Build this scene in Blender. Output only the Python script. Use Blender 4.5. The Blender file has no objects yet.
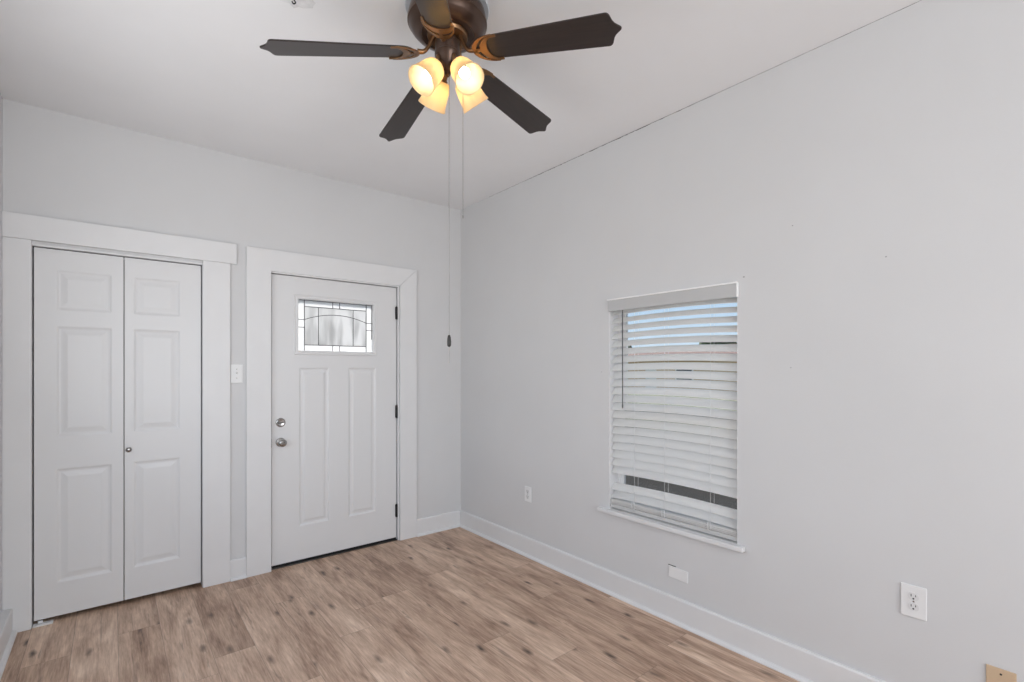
import bpy, bmesh, math, random
from mathutils import Vector, Matrix
S = bpy.context.scene
COL = S.collection
R = math.radians
PI = math.pi

# ------------------------------------------------------------------ camera
FPX, HY, YAW = 490.65, 368.88, 0.8867      # focal length and horizon row for a 1024x682 frame
cd = bpy.data.cameras.new('camera'); cam = bpy.data.objects.new('camera', cd); COL.objects.link(cam)
cam.location = (-2.4006, -3.6657, 1.3892)
cam.rotation_euler = (R(90), 0, YAW - R(90))
cd.sensor_width = 36.0; cd.lens = FPX * 36.0 / 1024
cd.shift_y = (HY - 341) / 1024
cd.clip_start = 0.02; cd.clip_end = 400
S.camera = cam

# ------------------------------------------------------------------ view
vs = S.view_settings
vs.view_transform = 'Standard'; vs.look = 'None'; vs.gamma = 1; vs.use_curve_mapping = False
vs.exposure = 0.02

# ------------------------------------------------------------------ sky
W = bpy.data.worlds.new('sky'); S.world = W; W.use_nodes = True
wn = W.node_tree.nodes; wl = W.node_tree.links; wn.clear()
wo = wn.new('ShaderNodeOutputWorld'); bg = wn.new('ShaderNodeBackground')
tc = wn.new('ShaderNodeTexCoord'); sx = wn.new('ShaderNodeSeparateXYZ'); rp = wn.new('ShaderNodeValToRGB')
wl.new(tc.outputs['Generated'], sx.inputs[0]); wl.new(sx.outputs['Z'], rp.inputs[0])
e = rp.color_ramp.elements
e[0].position = 0.0; e[0].color = (0.66, 0.79, 0.90, 1)
e[1].position = 0.6; e[1].color = (0.20, 0.42, 0.80, 1)
m_ = rp.color_ramp.elements.new(0.16); m_.color = (0.44, 0.64, 0.86, 1)
wl.new(rp.outputs[0], bg.inputs['Color']); bg.inputs['Strength'].default_value = 1.15
wl.new(bg.outputs[0], wo.inputs[0])

# ------------------------------------------------------------------ sun and added fill lamps
def lamp(name, kind, loc, rot, energy, color=(1, 1, 1), **kw):
    d = bpy.data.lights.new(name, kind); d.energy = energy; d.color = color
    for k, v in kw.items(): setattr(d, k, v)
    o = bpy.data.objects.new(name, d); COL.objects.link(o); o.location = loc; o.rotation_euler = rot
    return o
sun_dir = Vector((-0.12, -0.62, -0.77))
lamp('sun', 'SUN', (0, 0, 20), sun_dir.to_track_quat('-Z', 'Y').to_euler(), 9.5, (1, 0.96, 0.90), angle=R(0.6))
# unseen fill lamps added in openings behind the camera and in the left wall:
# one nearly level and one tilted up towards the ceiling in each
FILL_TINT = (0.970, 0.985, 1.0)
lamp('rear_fill_level', 'AREA', (-1.55, -6.55, 1.55), (R(86), 0, 0), 21, FILL_TINT, shape='RECTANGLE', size=2.0, size_y=1.8)
lamp('rear_fill_up', 'AREA', (-1.55, -6.545, 1.45), (R(122), 0, 0), 60, FILL_TINT, shape='RECTANGLE', size=2.0, size_y=1.8)
lamp('left_fill_level', 'AREA', (-2.88, -1.85, 1.50), (R(88), 0, R(-90)), 7.5, FILL_TINT, shape='RECTANGLE', size=1.7, size_y=1.3)
lamp('left_fill_up', 'AREA', (-2.875, -1.85, 1.45), (R(125), 0, R(-90)), 13, FILL_TINT, shape='RECTANGLE', size=1.7, size_y=1.3)
SHADE_E = 0.42

# ------------------------------------------------------------------ materials
MATS = {}
def mat(name, color, rough=0.5, metal=0.0, **kw):
    m = bpy.data.materials.new(name); m.use_nodes = True
    b = m.node_tree.nodes['Principled BSDF']
    b.inputs['Base Color'].default_value = (*color, 1); b.inputs['Roughness'].default_value = rough
    b.inputs['Metallic'].default_value = metal
    for k, v in kw.items(): b.inputs[k].default_value = v
    MATS[name] = m
    return m
def add_bump(m, scale, strength, dist=0.002, detail=3, stretch=None, mott=None):
    """noise bump, and a faint mottle of the colour (mott = amount, scale)"""
    nt = m.node_tree; n = nt.nodes; l = nt.links; b = n['Principled BSDF']
    t = n.new('ShaderNodeTexCoord'); mp = n.new('ShaderNodeMapping'); l.new(t.outputs['Object'], mp.inputs[0])
    if stretch: mp.inputs['Scale'].default_value = stretch
    nz = n.new('ShaderNodeTexNoise'); nz.inputs['Scale'].default_value = scale; nz.inputs['Detail'].default_value = detail
    l.new(mp.outputs[0], nz.inputs['Vector'])
    bp = n.new('ShaderNodeBump'); bp.inputs['Strength'].default_value = strength; bp.inputs['Distance'].default_value = dist
    l.new(nz.outputs['Fac'], bp.inputs['Height']); l.new(bp.outputs[0], b.inputs['Normal'])
    if mott:
        amt, sc = mott; c = b.inputs['Base Color'].default_value[:]
        n2 = n.new('ShaderNodeTexNoise'); n2.inputs['Scale'].default_value = sc; n2.inputs['Detail'].default_value = 4
        l.new(mp.outputs[0], n2.inputs['Vector'])
        cr = n.new('ShaderNodeValToRGB'); l.new(n2.outputs['Fac'], cr.inputs[0])
        cr.color_ramp.elements[0].position = 0.35; cr.color_ramp.elements[1].position = 0.65
        cr.color_ramp.elements[0].color = (*[x * (1 - amt) for x in c[:3]], 1)
        cr.color_ramp.elements[1].color = (*[min(1, x * (1 + amt)) for x in c[:3]], 1)
        l.new(cr.outputs[0], b.inputs['Base Color'])
    return m

M_WALL = add_bump(mat('wall_paint', (0.675, 0.675, 0.68), 0.75), 160, 0.22, 0.0015, 4, mott=(0.012, 2.2))
M_CEIL = add_bump(mat('ceiling_paint', (0.84, 0.84, 0.85), 0.8), 130, 0.14, 0.0015, 3, mott=(0.01, 2.5))
M_TRIM = add_bump(mat('trim_paint', (0.765, 0.765, 0.77), 0.42), 60, 0.06, 0.001, 2, mott=(0.012, 5))
M_DOOR = add_bump(mat('door_paint', (0.745, 0.745, 0.75), 0.38), 220, 0.10, 0.0006, 2, stretch=(1, 1, 0.08))
M_WHITE = mat('white_plastic', (0.80, 0.80, 0.80), 0.35)
M_OUTLET = mat('outlet_plastic', (0.83, 0.83, 0.83), 0.3)
M_RECEPT = mat('receptacle_plastic', (0.75, 0.75, 0.75), 0.3)
M_TAN = mat('tan_plastic', (0.62, 0.46, 0.31), 0.4)
M_BLACK = mat('black_metal', (0.015, 0.015, 0.016), 0.45, 0.4)
M_RUBBER = mat('dark_weather_strip', (0.02, 0.02, 0.02), 0.9)
M_SLOT = mat('slot_dark', (0.03, 0.03, 0.03), 0.8)
M_NICKEL = mat('satin_nickel', (0.38, 0.37, 0.36), 0.22, 1.0)
M_DARKNI = mat('dark_nickel', (0.16, 0.155, 0.15), 0.3, 1.0)
M_CAME = mat('lead_came', (0.10, 0.10, 0.105), 0.45, 0.7)
M_BRONZE = add_bump(mat('oil_rubbed_bronze', (0.25, 0.14, 0.07), 0.28, 0.85), 40, 0.05, 0.001, 2)
M_MOTOR = mat('dark_bronze_motor', (0.085, 0.052, 0.038), 0.30, 0.6)
M_CHAIN = mat('pull_chain_metal', (0.28, 0.27, 0.26), 0.4, 0.3)
M_FOB = mat('black_fob', (0.03, 0.028, 0.025), 0.4)
M_WAND = mat('smoky_wand', (0.05, 0.05, 0.055), 0.3)
M_CORD = mat('white_cord', (0.86, 0.86, 0.86), 0.6)
M_VINYL = mat('window_vinyl', (0.82, 0.82, 0.82), 0.35)
M_CRACK = mat('plaster_gap', (0.16, 0.16, 0.16), 0.9)
M_PATCH = add_bump(mat('rough_plaster_patch', (0.74, 0.74, 0.75), 0.9), 90, 0.4, 0.003, 4, mott=(0.07, 30))
M_CONCRETE = add_bump(mat('driveway_asphalt', (0.060, 0.057, 0.053), 1.0, **{'Specular IOR Level': 0.0}), 30, 0.4, 0.01)
M_BOUNCE = add_bump(mat('bounce_concrete', (0.78, 0.76, 0.74), 0.9), 20, 0.3, 0.01)
M_GRASS = add_bump(mat('dry_grass', (0.16, 0.17, 0.08), 0.95), 12, 0.6, 0.04, 4, mott=(0.25, 3))
M_HWALL = mat('house_siding', (0.70, 0.52, 0.36), 0.8)
M_HROOF = add_bump(mat('house_shingles', (0.16, 0.10, 0.085), 0.9), 20, 0.5, 0.02)
M_HTRIM = mat('house_white_trim', (0.85, 0.84, 0.80), 0.6)
M_HGLASS = mat('house_dark_glass', (0.05, 0.06, 0.07), 0.1)
M_LEAF = add_bump(mat('foliage', (0.055, 0.075, 0.035), 0.9), 6, 1.0, 0.15, 5, mott=(0.5, 4))
M_BARK = mat('bark', (0.12, 0.085, 0.06), 0.9)
M_BACK = mat('closet_shade_grey', (0.30, 0.30, 0.30), 0.9)  # dark grey puts the shade of the closed closet into its walls

def mat_blade():
    m = mat('espresso_blade', (0.030, 0.021, 0.019), 0.32)
    nt = m.node_tree; n = nt.nodes; l = nt.links; b = n['Principled BSDF']
    b.inputs['Coat Weight'].default_value = 0.15; b.inputs['Specular IOR Level'].default_value = 0.45; b.inputs['Coat Roughness'].default_value = 0.28
    t = n.new('ShaderNodeTexCoord'); mp = n.new('ShaderNodeMapping'); mp.inputs['Scale'].default_value = (3, 60, 3)
    l.new(t.outputs['Object'], mp.inputs[0])
    nz = n.new('ShaderNodeTexNoise'); nz.inputs['Scale'].default_value = 2; nz.inputs['Detail'].default_value = 5
    l.new(mp.outputs[0], nz.inputs['Vector'])
    cr = n.new('ShaderNodeValToRGB'); l.new(nz.outputs['Fac'], cr.inputs[0])
    cr.color_ramp.elements[0].color = (0.014, 0.010, 0.009, 1); cr.color_ramp.elements[1].color = (0.040, 0.027, 0.023, 1)
    l.new(cr.outputs[0], b.inputs['Base Color'])
    return m
M_BLADE = mat_blade()

def mat_slat():
    m = bpy.data.materials.new('blind_slat_vinyl'); m.use_nodes = True
    nt = m.node_tree; n = nt.nodes; l = nt.links; b = n['Principled BSDF']; out = n['Material Output']
    b.inputs['Base Color'].default_value = (0.92, 0.92, 0.91, 1); b.inputs['Roughness'].default_value = 0.4
    tr = n.new('ShaderNodeBsdfTranslucent'); tr.inputs[0].default_value = (0.97, 0.955, 0.94, 1)
    mx = n.new('ShaderNodeMixShader'); mx.inputs[0].default_value = 0.55
    l.new(b.outputs[0], mx.inputs[1]); l.new(tr.outputs[0], mx.inputs[2]); l.new(mx.outputs[0], out.inputs[0])
    return m
M_SLAT = mat_slat()

def mat_glass(name='clear_pane', tint=(0.95, 0.95, 0.95)):
    m = bpy.data.materials.new(name); m.use_nodes = True
    nt = m.node_tree; n = nt.nodes; l = nt.links; n.clear()
    out = n.new('ShaderNodeOutputMaterial')
    t = n.new('ShaderNodeBsdfTransparent'); t.inputs[0].default_value = (*tint, 1)
    g = n.new('ShaderNodeBsdfGlossy'); g.inputs['Roughness'].default_value = 0.02
    f = n.new('ShaderNodeFresnel'); f.inputs[0].default_value = 1.3
    mx = n.new('ShaderNodeMixShader'); l.new(f.outputs[0], mx.inputs[0])
    l.new(t.outputs[0], mx.inputs[1]); l.new(g.outputs[0], mx.inputs[2]); l.new(mx.outputs[0], out.inputs[0])
    return m
M_GLASS = mat_glass()
M_SCREEN = mat_glass('screened_pane', (0.74, 0.745, 0.75))

def mat_frost(name, col, wave=True, mixt=0.8):
    """obscured door glass: daylight from outside diffuses through it"""
    m = bpy.data.materials.new(name); m.use_nodes = True
    nt = m.node_tree; n = nt.nodes; l = nt.links; b = n['Principled BSDF']; out = n['Material Output']
    b.inputs['Base Color'].default_value = (*col, 1); b.inputs['Roughness'].default_value = 0.15
    tr = n.new('ShaderNodeBsdfTranslucent'); tr.inputs[0].default_value = (*col, 1)
    mx = n.new('ShaderNodeMixShader'); mx.inputs[0].default_value = mixt
    t = n.new('ShaderNodeTexCoord'); mp = n.new('ShaderNodeMapping'); mp.inputs['Scale'].default_value = (1, 1, 0.22)
    l.new(t.outputs['Object'], mp.inputs[0])
    nz = n.new('ShaderNodeTexNoise'); nz.inputs['Scale'].default_value = 14; nz.inputs['Detail'].default_value = 2
    l.new(mp.outputs[0], nz.inputs['Vector'])
    if wave:
        cr = n.new('ShaderNodeValToRGB'); l.new(nz.outputs['Fac'], cr.inputs[0])
        cr.color_ramp.elements[0].position = 0.38; cr.color_ramp.elements[1].position = 0.62
        cr.color_ramp.elements[0].color = (*[c * 0.72 for c in col], 1); cr.color_ramp.elements[1].color = (*col, 1)
        l.new(cr.outputs[0], tr.inputs[0])
    bp = n.new('ShaderNodeBump'); bp.inputs['Strength'].default_value = 0.5; bp.inputs['Distance'].default_value = 0.01
    l.new(nz.outputs['Fac'], bp.inputs['Height']); l.new(bp.outputs[0], b.inputs['Normal'])
    l.new(b.outputs[0], mx.inputs[1]); l.new(tr.outputs[0], mx.inputs[2]); l.new(mx.outputs[0], out.inputs[0])
    return m
M_FROST = mat_frost('rippled_door_glass', (0.66, 0.66, 0.66), mixt=0.85)
M_BEVEL = mat_frost('clear_bevel_glass', (0.80, 0.80, 0.80), wave=False, mixt=0.8)

def mat_shade():
    m = bpy.data.materials.new('amber_frosted_shade'); m.use_nodes = True
    nt = m.node_tree; n = nt.nodes; l = nt.links; b = n['Principled BSDF']; out = n['Material Output']
    b.inputs['Base Color'].default_value = (0.80, 0.69, 0.50, 1); b.inputs['Roughness'].default_value = 0.3
    tr = n.new('ShaderNodeBsdfTranslucent'); tr.inputs[0].default_value = (0.95, 0.79, 0.52, 1)
    mx = n.new('ShaderNodeMixShader'); mx.inputs[0].default_value = 0.5
    l.new(b.outputs[0], mx.inputs[1]); l.new(tr.outputs[0], mx.inputs[2]); l.new(mx.outputs[0], out.inputs[0])
    return m
M_SHADE = mat_shade()
def mat_emit(name, col, st):
    m = bpy.data.materials.new(name); m.use_nodes = True
    nt = m.node_tree; n = nt.nodes; l = nt.links; n.clear()
    o = n.new('ShaderNodeOutputMaterial'); em = n.new('ShaderNodeEmission')
    em.inputs[0].default_value = (*col, 1); em.inputs[1].default_value = st; l.new(em.outputs[0], o.inputs[0])
    return m
M_BULB = mat_emit('lit_bulb', (1.0, 0.87, 0.68), 42.0 * SHADE_E)

def mat_floor():
    m = bpy.data.materials.new('oak_laminate'); m.use_nodes = True
    nt = m.node_tree; n = nt.nodes; l = nt.links; b = n['Principled BSDF']
    def math_(op, a=None, bb=None, c=None):
        x = n.new('ShaderNodeMath'); x.operation = op
        for i, v in enumerate((a, bb, c)):
            if v is None: continue
            if isinstance(v, (int, float)): x.inputs[i].default_value = v
            else: l.new(v, x.inputs[i])
        return x.outputs[0]
    tc = n.new('ShaderNodeTexCoord'); sp = n.new('ShaderNodeSeparateXYZ'); l.new(tc.outputs['Object'], sp.inputs[0])
    X, Y = sp.outputs['X'], sp.outputs['Y']
    PW, PL = 0.178, 1.22
    u = math_('DIVIDE', math_('ADD', X, 10.03), PW)
    row = math_('FLOOR', u)
    off = n.new('ShaderNodeTexWhiteNoise'); off.noise_dimensions = '1D'; l.new(row, off.inputs['W'])
    v = math_('ADD', math_('DIVIDE', Y, PL), math_('MULTIPLY', off.outputs['Value'], 7.0))
    cell = math_('FLOOR', v)
    cid = n.new('ShaderNodeCombineXYZ'); l.new(row, cid.inputs[0]); l.new(cell, cid.inputs[1])
    rnd = n.new('ShaderNodeTexWhiteNoise'); rnd.noise_dimensions = '3D'; l.new(cid.outputs[0], rnd.inputs['Vector'])
    # texture space: each plank gets its own shift
    sh = n.new('ShaderNodeVectorMath'); sh.operation = 'SCALE'; l.new(rnd.outputs['Color'], sh.inputs[0]); sh.inputs['Scale'].default_value = 37.0
    ps = n.new('ShaderNodeVectorMath'); ps.operation = 'ADD'; l.new(tc.outputs['Object'], ps.inputs[0]); l.new(sh.outputs[0], ps.inputs[1])
    def noise(scale, stretch, detail=5, dist=0.0, rough=0.55):
        mp = n.new('ShaderNodeMapping'); mp.inputs['Scale'].default_value = stretch; l.new(ps.outputs[0], mp.inputs[0])
        q = n.new('ShaderNodeTexNoise'); q.inputs['Scale'].default_value = scale; q.inputs['Detail'].default_value = detail
        q.inputs['Distortion'].default_value = dist; q.inputs['Roughness'].default_value = rough
        l.new(mp.outputs[0], q.inputs['Vector']); return q.outputs['Fac']
    broad = noise(5.0, (2.4, 0.42, 1), 3, 0.6)
    fine = noise(26.0, (5.0, 0.30, 1), 6, 0.2, 0.7)
    wavy = noise(4.0, (3.2, 0.55, 1), 4, 1.6)
    g = math_('ADD', math_('MULTIPLY', broad, 0.40), math_('ADD', math_('MULTIPLY', fine, 0.38), math_('MULTIPLY', wavy, 0.22)))
    g = math_('ADD', g, math_('MULTIPLY', math_('SUBTRACT', rnd.outputs['Value'], 0.5), 0.09))
    cr = n.new('ShaderNodeValToRGB'); l.new(g, cr.inputs[0]); E = cr.color_ramp.elements
    E[0].position = 0.32; E[0].color = (0.150, 0.088, 0.058, 1)
    E[1].position = 0.66; E[1].color = (0.86, 0.665, 0.515, 1)
    for p_, c_ in ((0.42, (0.39, 0.248, 0.170, 1)), (0.54, (0.62, 0.435, 0.318, 1))):
        q = E.new(p_); q.color = c_
    # knots: stretched voronoi cells, only a few of them kept
    mp = n.new('ShaderNodeMapping'); mp.inputs['Scale'].default_value = (7.0, 2.5, 1); l.new(ps.outputs[0], mp.inputs[0])
    wob = n.new('ShaderNodeTexNoise'); wob.inputs['Scale'].default_value = 14; l.new(ps.outputs[0], wob.inputs['Vector'])
    wadd = n.new('ShaderNodeVectorMath'); wadd.operation = 'MULTIPLY_ADD'; l.new(wob.outputs['Color'], wadd.inputs[0])
    wadd.inputs[1].default_value = (0.16, 0.16, 0); l.new(mp.outputs[0], wadd.inputs[2])
    vo = n.new('ShaderNodeTexVoronoi'); vo.voronoi_dimensions = '2D'; vo.inputs['Scale'].default_value = 1.0; l.new(wadd.outputs[0], vo.inputs['Vector'])
    sc = n.new('ShaderNodeSeparateColor'); l.new(vo.outputs['Color'], sc.inputs[0])
    keep = math_('GREATER_THAN', sc.outputs[0], 0.45)
    kr = n.new('ShaderNodeMapRange'); l.new(vo.outputs['Distance'], kr.inputs[0])
    kr.inputs['From Min'].default_value = 0.02; kr.inputs['From Max'].default_value = 0.13
    kr.inputs['To Min'].default_value = 1.0; kr.inputs['To Max'].default_value = 0.0
    knot = math_('MULTIPLY', math_('MULTIPLY', kr.outputs[0], keep), math_('ADD', math_('MULTIPLY', sc.outputs[1], 0.5), 0.5))
    mk = n.new('ShaderNodeMix'); mk.data_type = 'RGBA'; l.new(knot, mk.inputs['Factor'])
    l.new(cr.outputs[0], mk.inputs['A']); mk.inputs['B'].default_value = (0.055, 0.030, 0.020, 1)
    # dark mineral streaks along the grain
    st = noise(9.0, (4.2, 0.34, 1), 3, 0.9)
    sr = n.new('ShaderNodeMapRange'); l.new(st, sr.inputs[0]); sr.inputs['From Min'].default_value = 0.62; sr.inputs['From Max'].default_value = 0.74
    sr.inputs['To Max'].default_value = 0.55
    ms = n.new('ShaderNodeMix'); ms.data_type = 'RGBA'; l.new(sr.outputs[0], ms.inputs['Factor'])
    l.new(mk.outputs['Result'], ms.inputs['A']); ms.inputs['B'].default_value = (0.105, 0.064, 0.045, 1)
    # seams
    fu = math_('FRACT', u); fv = math_('FRACT', v)
    du = math_('MULTIPLY', math_('MINIMUM', fu, math_('SUBTRACT', 1.0, fu)), PW)
    dv = math_('MULTIPLY', math_('MINIMUM', fv, math_('SUBTRACT', 1.0, fv)), PL)
    d = math_('MINIMUM', du, dv)
    se = n.new('ShaderNodeMapRange'); l.new(d, se.inputs[0]); se.inputs['From Min'].default_value = 0.0006; se.inputs['From Max'].default_value = 0.0022
    se.inputs['To Min'].default_value = 0.38; se.inputs['To Max'].default_value = 0.0
    mz = n.new('ShaderNodeMix'); mz.data_type = 'RGBA'; l.new(se.outputs[0], mz.inputs['Factor'])
    l.new(ms.outputs['Result'], mz.inputs['A']); mz.inputs['B'].default_value = (0.06, 0.040, 0.030, 1)
    l.new(mz.outputs['Result'], b.inputs['Base Color'])
    b.inputs['Roughness'].default_value = 0.42
    bp = n.new('ShaderNodeBump'); bp.inputs['Strength'].default_value = 0.12; bp.inputs['Distance'].default_value = 0.002
    l.new(fine, bp.inputs['Height']); l.new(bp.outputs[0], b.inputs['Normal'])
    return m
M_FLOOR = mat_floor()

# ------------------------------------------------------------------ helpers
def link(name, bm, m, parent=None, smooth=False, bevel=0, seg=2, mtx=None):
    bmesh.ops.recalc_face_normals(bm, faces=bm.faces)
    me = bpy.data.meshes.new(name); bm.to_mesh(me); bm.free()
    me.materials.append(m)
    if smooth:
        for p in me.polygons: p.use_smooth = True
    o = bpy.data.objects.new(name, me); COL.objects.link(o)
    if parent: o.parent = parent
    if mtx is not None: o.matrix_local = mtx
    if bevel:
        md = o.modifiers.new('bevel', 'BEVEL'); md.width = bevel; md.segments = seg; md.limit_method = 'ANGLE'
        md.harden_normals = False
    if smooth == 'angle':
        me.set_sharp_from_angle(angle=R(35))
    return o
def struct(name, bm, m, parent=None, **kw):
    o = link(name, bm, m, parent, **kw)
    if not parent: o['kind'] = 'structure'
    return o
def tag(o, label, cat, group=None):
    o['label'] = label; o['category'] = cat
    if group: o['group'] = group
    return o
def thing(name, label, cat, loc=(0, 0, 0), rot=(0, 0, 0), group=None):
    o = bpy.data.objects.new(name, None); COL.objects.link(o); o.location = loc; o.rotation_euler = rot
    o.empty_display_size = 0.05
    return tag(o, label, cat, group)
def sempty(name, loc=(0, 0, 0)):
    o = bpy.data.objects.new(name, None); COL.objects.link(o); o.location = loc; o['kind'] = 'structure'; return o
def box(bm, x0, x1, y0, y1, z0, z1, mtx=None):
    vs_ = [bm.verts.new((x, y, z)) for x in (x0, x1) for y in (y0, y1) for z in (z0, z1)]
    for f in ((0, 1, 3, 2), (4, 6, 7, 5), (0, 4, 5, 1), (2, 3, 7, 6), (0, 2, 6, 4), (1, 5, 7, 3)):
        bm.faces.new([vs_[i] for i in f])
    if mtx is not None: bmesh.ops.transform(bm, matrix=mtx, verts=vs_)
    return bm
def bx(*a, **k): return box(bmesh.new(), *a, **k)
def prism(bm, pts, depth, mtx=None):
    """closed outline pts (x,y) extruded along z by depth"""
    a = [bm.verts.new((p[0], p[1], 0)) for p in pts]; b = [bm.verts.new((p[0], p[1], depth)) for p in pts]
    bm.faces.new(a); bm.faces.new(b[::-1]); k = len(pts)
    for i in range(k): bm.faces.new((a[i], a[(i + 1) % k], b[(i + 1) % k], b[i]))
    if mtx is not None: bmesh.ops.transform(bm, matrix=mtx, verts=a + b)
    return bm
def lathe(bm, prof, n=32, mtx=None, closed=False):
    """profile [(r, z)] spun round z"""
    rings = []; allv = []
    for r_, z_ in prof:
        if r_ < 1e-6: vv = [bm.verts.new((0, 0, z_))]
        else: vv = [bm.verts.new((r_ * math.cos(2 * PI * i / n), r_ * math.sin(2 * PI * i / n), z_)) for i in range(n)]
        rings.append(vv); allv += vv
    pairs = list(zip(rings, rings[1:]))
    if closed: pairs.append((rings[-1], rings[0]))
    for A, B in pairs:
        for i in range(n):
            j = (i + 1) % n
            if len(A) == 1 and len(B) == 1: break
            if len(A) == 1: bm.faces.new((A[0], B[i], B[j]))
            elif len(B) == 1: bm.faces.new((A[i], B[0], A[j]))
            else: bm.faces.new((A[i], A[j], B[j], B[i]))
    if mtx is not None: bmesh.ops.transform(bm, matrix=mtx, verts=allv)
    return bm
def tube(bm, pts, r, n=8, mtx=None):
    pts = [Vector(p) for p in pts]; rings = []; allv = []
    rr = r if isinstance(r, (list, tuple)) else [r] * len(pts)
    ref = None
    for i, p in enumerate(pts):
        t = (pts[min(i + 1, len(pts) - 1)] - pts[max(i - 1, 0)]).normalized()
        if ref is None: ref = Vector((0, 0, 1)) if abs(t.z) < 0.9 else Vector((1, 0, 0))
        a = t.cross(ref).normalized(); b = t.cross(a).normalized(); ref = -b if False else a.cross(t)
        rings.append([bm.verts.new(p + (a * math.cos(2 * PI * k / n) + b * math.sin(2 * PI * k / n)) * rr[i]) for k in range(n)])
        allv += rings[-1]
    for A, B in zip(rings, rings[1:]):
        for k in range(n): bm.faces.new((A[k], A[(k + 1) % n], B[(k + 1) % n], B[k]))
    bm.faces.new(rings[0][::-1]); bm.faces.new(rings[-1])
    if mtx is not None: bmesh.ops.transform(bm, matrix=mtx, verts=allv)
    return bm
def smooth_path(pts, k=6):
    out = []; P = [Vector(p) for p in pts]; P = [P[0] * 2 - P[1]] + P + [P[-1] * 2 - P[-2]]
    for i in range(1, len(P) - 2):
        for s in range(k):
            t = s / k; a, b, c, d = P[i - 1], P[i], P[i + 1], P[i + 2]
            out.append(0.5 * ((2 * b) + (c - a) * t + (2 * a - 5 * b + 4 * c - d) * t * t + (3 * b - a - 3 * c + d) * t ** 3))
    out.append(P[-2]); return out
def wall_cells(bm, us, zs, holes, make):
    us = sorted(set(us + [h[i] for h in holes for i in (0, 1)])); zs = sorted(set(zs + [h[i] for h in holes for i in (2, 3)]))
    for u0, u1 in zip(us, us[1:]):
        for z0, z1 in zip(zs, zs[1:]):
            uc, zc = (u0 + u1) / 2, (z0 + z1) / 2
            if any(h[0] < uc < h[1] and h[2] < zc < h[3] for h in holes): continue
            make(bm, u0, u1, z0, z1)
    bmesh.ops.remove_doubles(bm, verts=bm.verts, dist=1e-5)
    # drop the faces shared by neighbouring cells
    seen = {}
    for f in list(bm.faces):
        key = tuple(sorted(v.index for v in f.verts)) if False else frozenset(f.verts)
        seen.setdefault(key, []).append(f)
    for k_, fs in seen.items():
        if len(fs) > 1:
            for f in fs: bm.faces.remove(f)
    return bm

H = 2.80; XL = -2.842; YR = -6.50; T = 0.14

# ------------------------------------------------------------------ room shell
struct('floor', bx(XL - T, T, YR - T, T, -0.12, 0), M_FLOOR)
struct('ceiling', bx(XL - T, T, YR - T, T, H, H + 0.2), M_CEIL)
CLO = (-2.738, -1.950, -0.0, 2.062)       # closet opening in the front wall
DOR = (-1.560, -0.596, -0.0, 2.066)       # entry door opening
bm = wall_cells(bmesh.new(), [XL - T, T], [0.0, H], [CLO, DOR], lambda b, a, c, d, e_: box(b, a, c, 0, T, d, e_))
struct('wall_front', bm, M_WALL)
WIN = (-2.491, -1.678, 0.505, 1.812)      # window opening in the right wall
bm = wall_cells(bmesh.new(), [YR - T, 0.0], [0.0, H], [WIN], lambda b, a, c, d, e_: box(b, 0, T, a, c, d, e_))
struct('wall_right', bm, M_WALL)
LW = (-2.75, -0.95, 0.8, 2.2)  # out-of-view opening added for the left fill lamps
bm = wall_cells(bmesh.new(), [YR - T, 0.0], [0.0, H], [LW], lambda b, a, c, d, e_: box(b, XL - T, XL, a, c, d, e_))
struct('wall_left', bm, M_WALL)
RW = (-2.65, -0.45, 0.4, 2.5)  # out-of-view opening added for the rear fill lamps
bm = wall_cells(bmesh.new(), [XL, 0.0], [0.0, H], [RW], lambda b, a, c, d, e_: box(b, a, c, YR - T, YR, d, e_))
struct('wall_rear', bm, M_WALL)
# closet interior behind the folding doors
bm = bmesh.new()
box(bm, -2.86, -2.80, T, 0.80, 0, 2.4); box(bm, -1.90, -1.84, T, 0.80, 0, 2.4)
box(bm, -2.86, -1.84, 0.80, 0.86, 0, 2.4); box(bm, -2.86, -1.84, T, 0.86, 2.4, 2.46); box(bm, -2.86, -1.84, T, 0.86, -0.1, 0)
struct('wall_closet', bm, M_BACK)

# crack along the joint of ceiling and right wall
random.seed(4)
bm = bmesh.new(); y = -0.42; pr = None
while y > -3.9:
    strong = 1.0 if -2.35 < y < -0.9 else 0.30
    w = (0.0012 + random.random() ** 2 * 0.0042) * strong
    if random.random() < 0.10: w = 0.0006
    q = [bm.verts.new(p) for p in ((0.0, y, H - w), (-0.0012, y, H - w), (-0.0012, y, H), (0.0, y, H))]
    if pr:
        for i in range(4): bm.faces.new((pr[i], pr[(i + 1) % 4], q[(i + 1) % 4], q[i]))
    pr = q; y -= 0.012 + random.random() * 0.03
struct('ceiling_crack', bm, M_CRACK)

# baseboards: a flat board with an eased top and a quarter-round shoe at the floor
def board_profile(h=0.138, t=0.016, s=0.016):
    return [(0, 0), (-(t + s), 0), (-(t + s), 0.006), (-(t + s * 0.7), 0.014), (-(t), 0.019), (-t, h - 0.008), (-(t - 0.004), h), (0, h)]
def sweep(prof, p0, p1, nrm):
    """profile (offset from wall, z) swept straight from p0 to p1; nrm points out of the wall with a minus sign"""
    bm = bmesh.new(); A = []; B = []
    for o_, z_ in prof:
        for P, L in ((p0, A), (p1, B)): L.append(bm.verts.new((P[0] - nrm[0] * o_, P[1] - nrm[1] * o_, z_)))
    k = len(prof)
    for i in range(k): bm.faces.new((A[i], A[(i + 1) % k], B[(i + 1) % k], B[i]))
    bm.faces.new(A[::-1]); bm.faces.new(B); return bm
struct('baseboard_right', sweep(board_profile(), (0, 0), (0, YR), (-1, 0)), M_TRIM)
struct('baseboard_left', sweep(board_profile(0.135, 0.038, 0.018), (XL, -0.021), (XL, YR), (1, 0)), M_TRIM)
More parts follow.
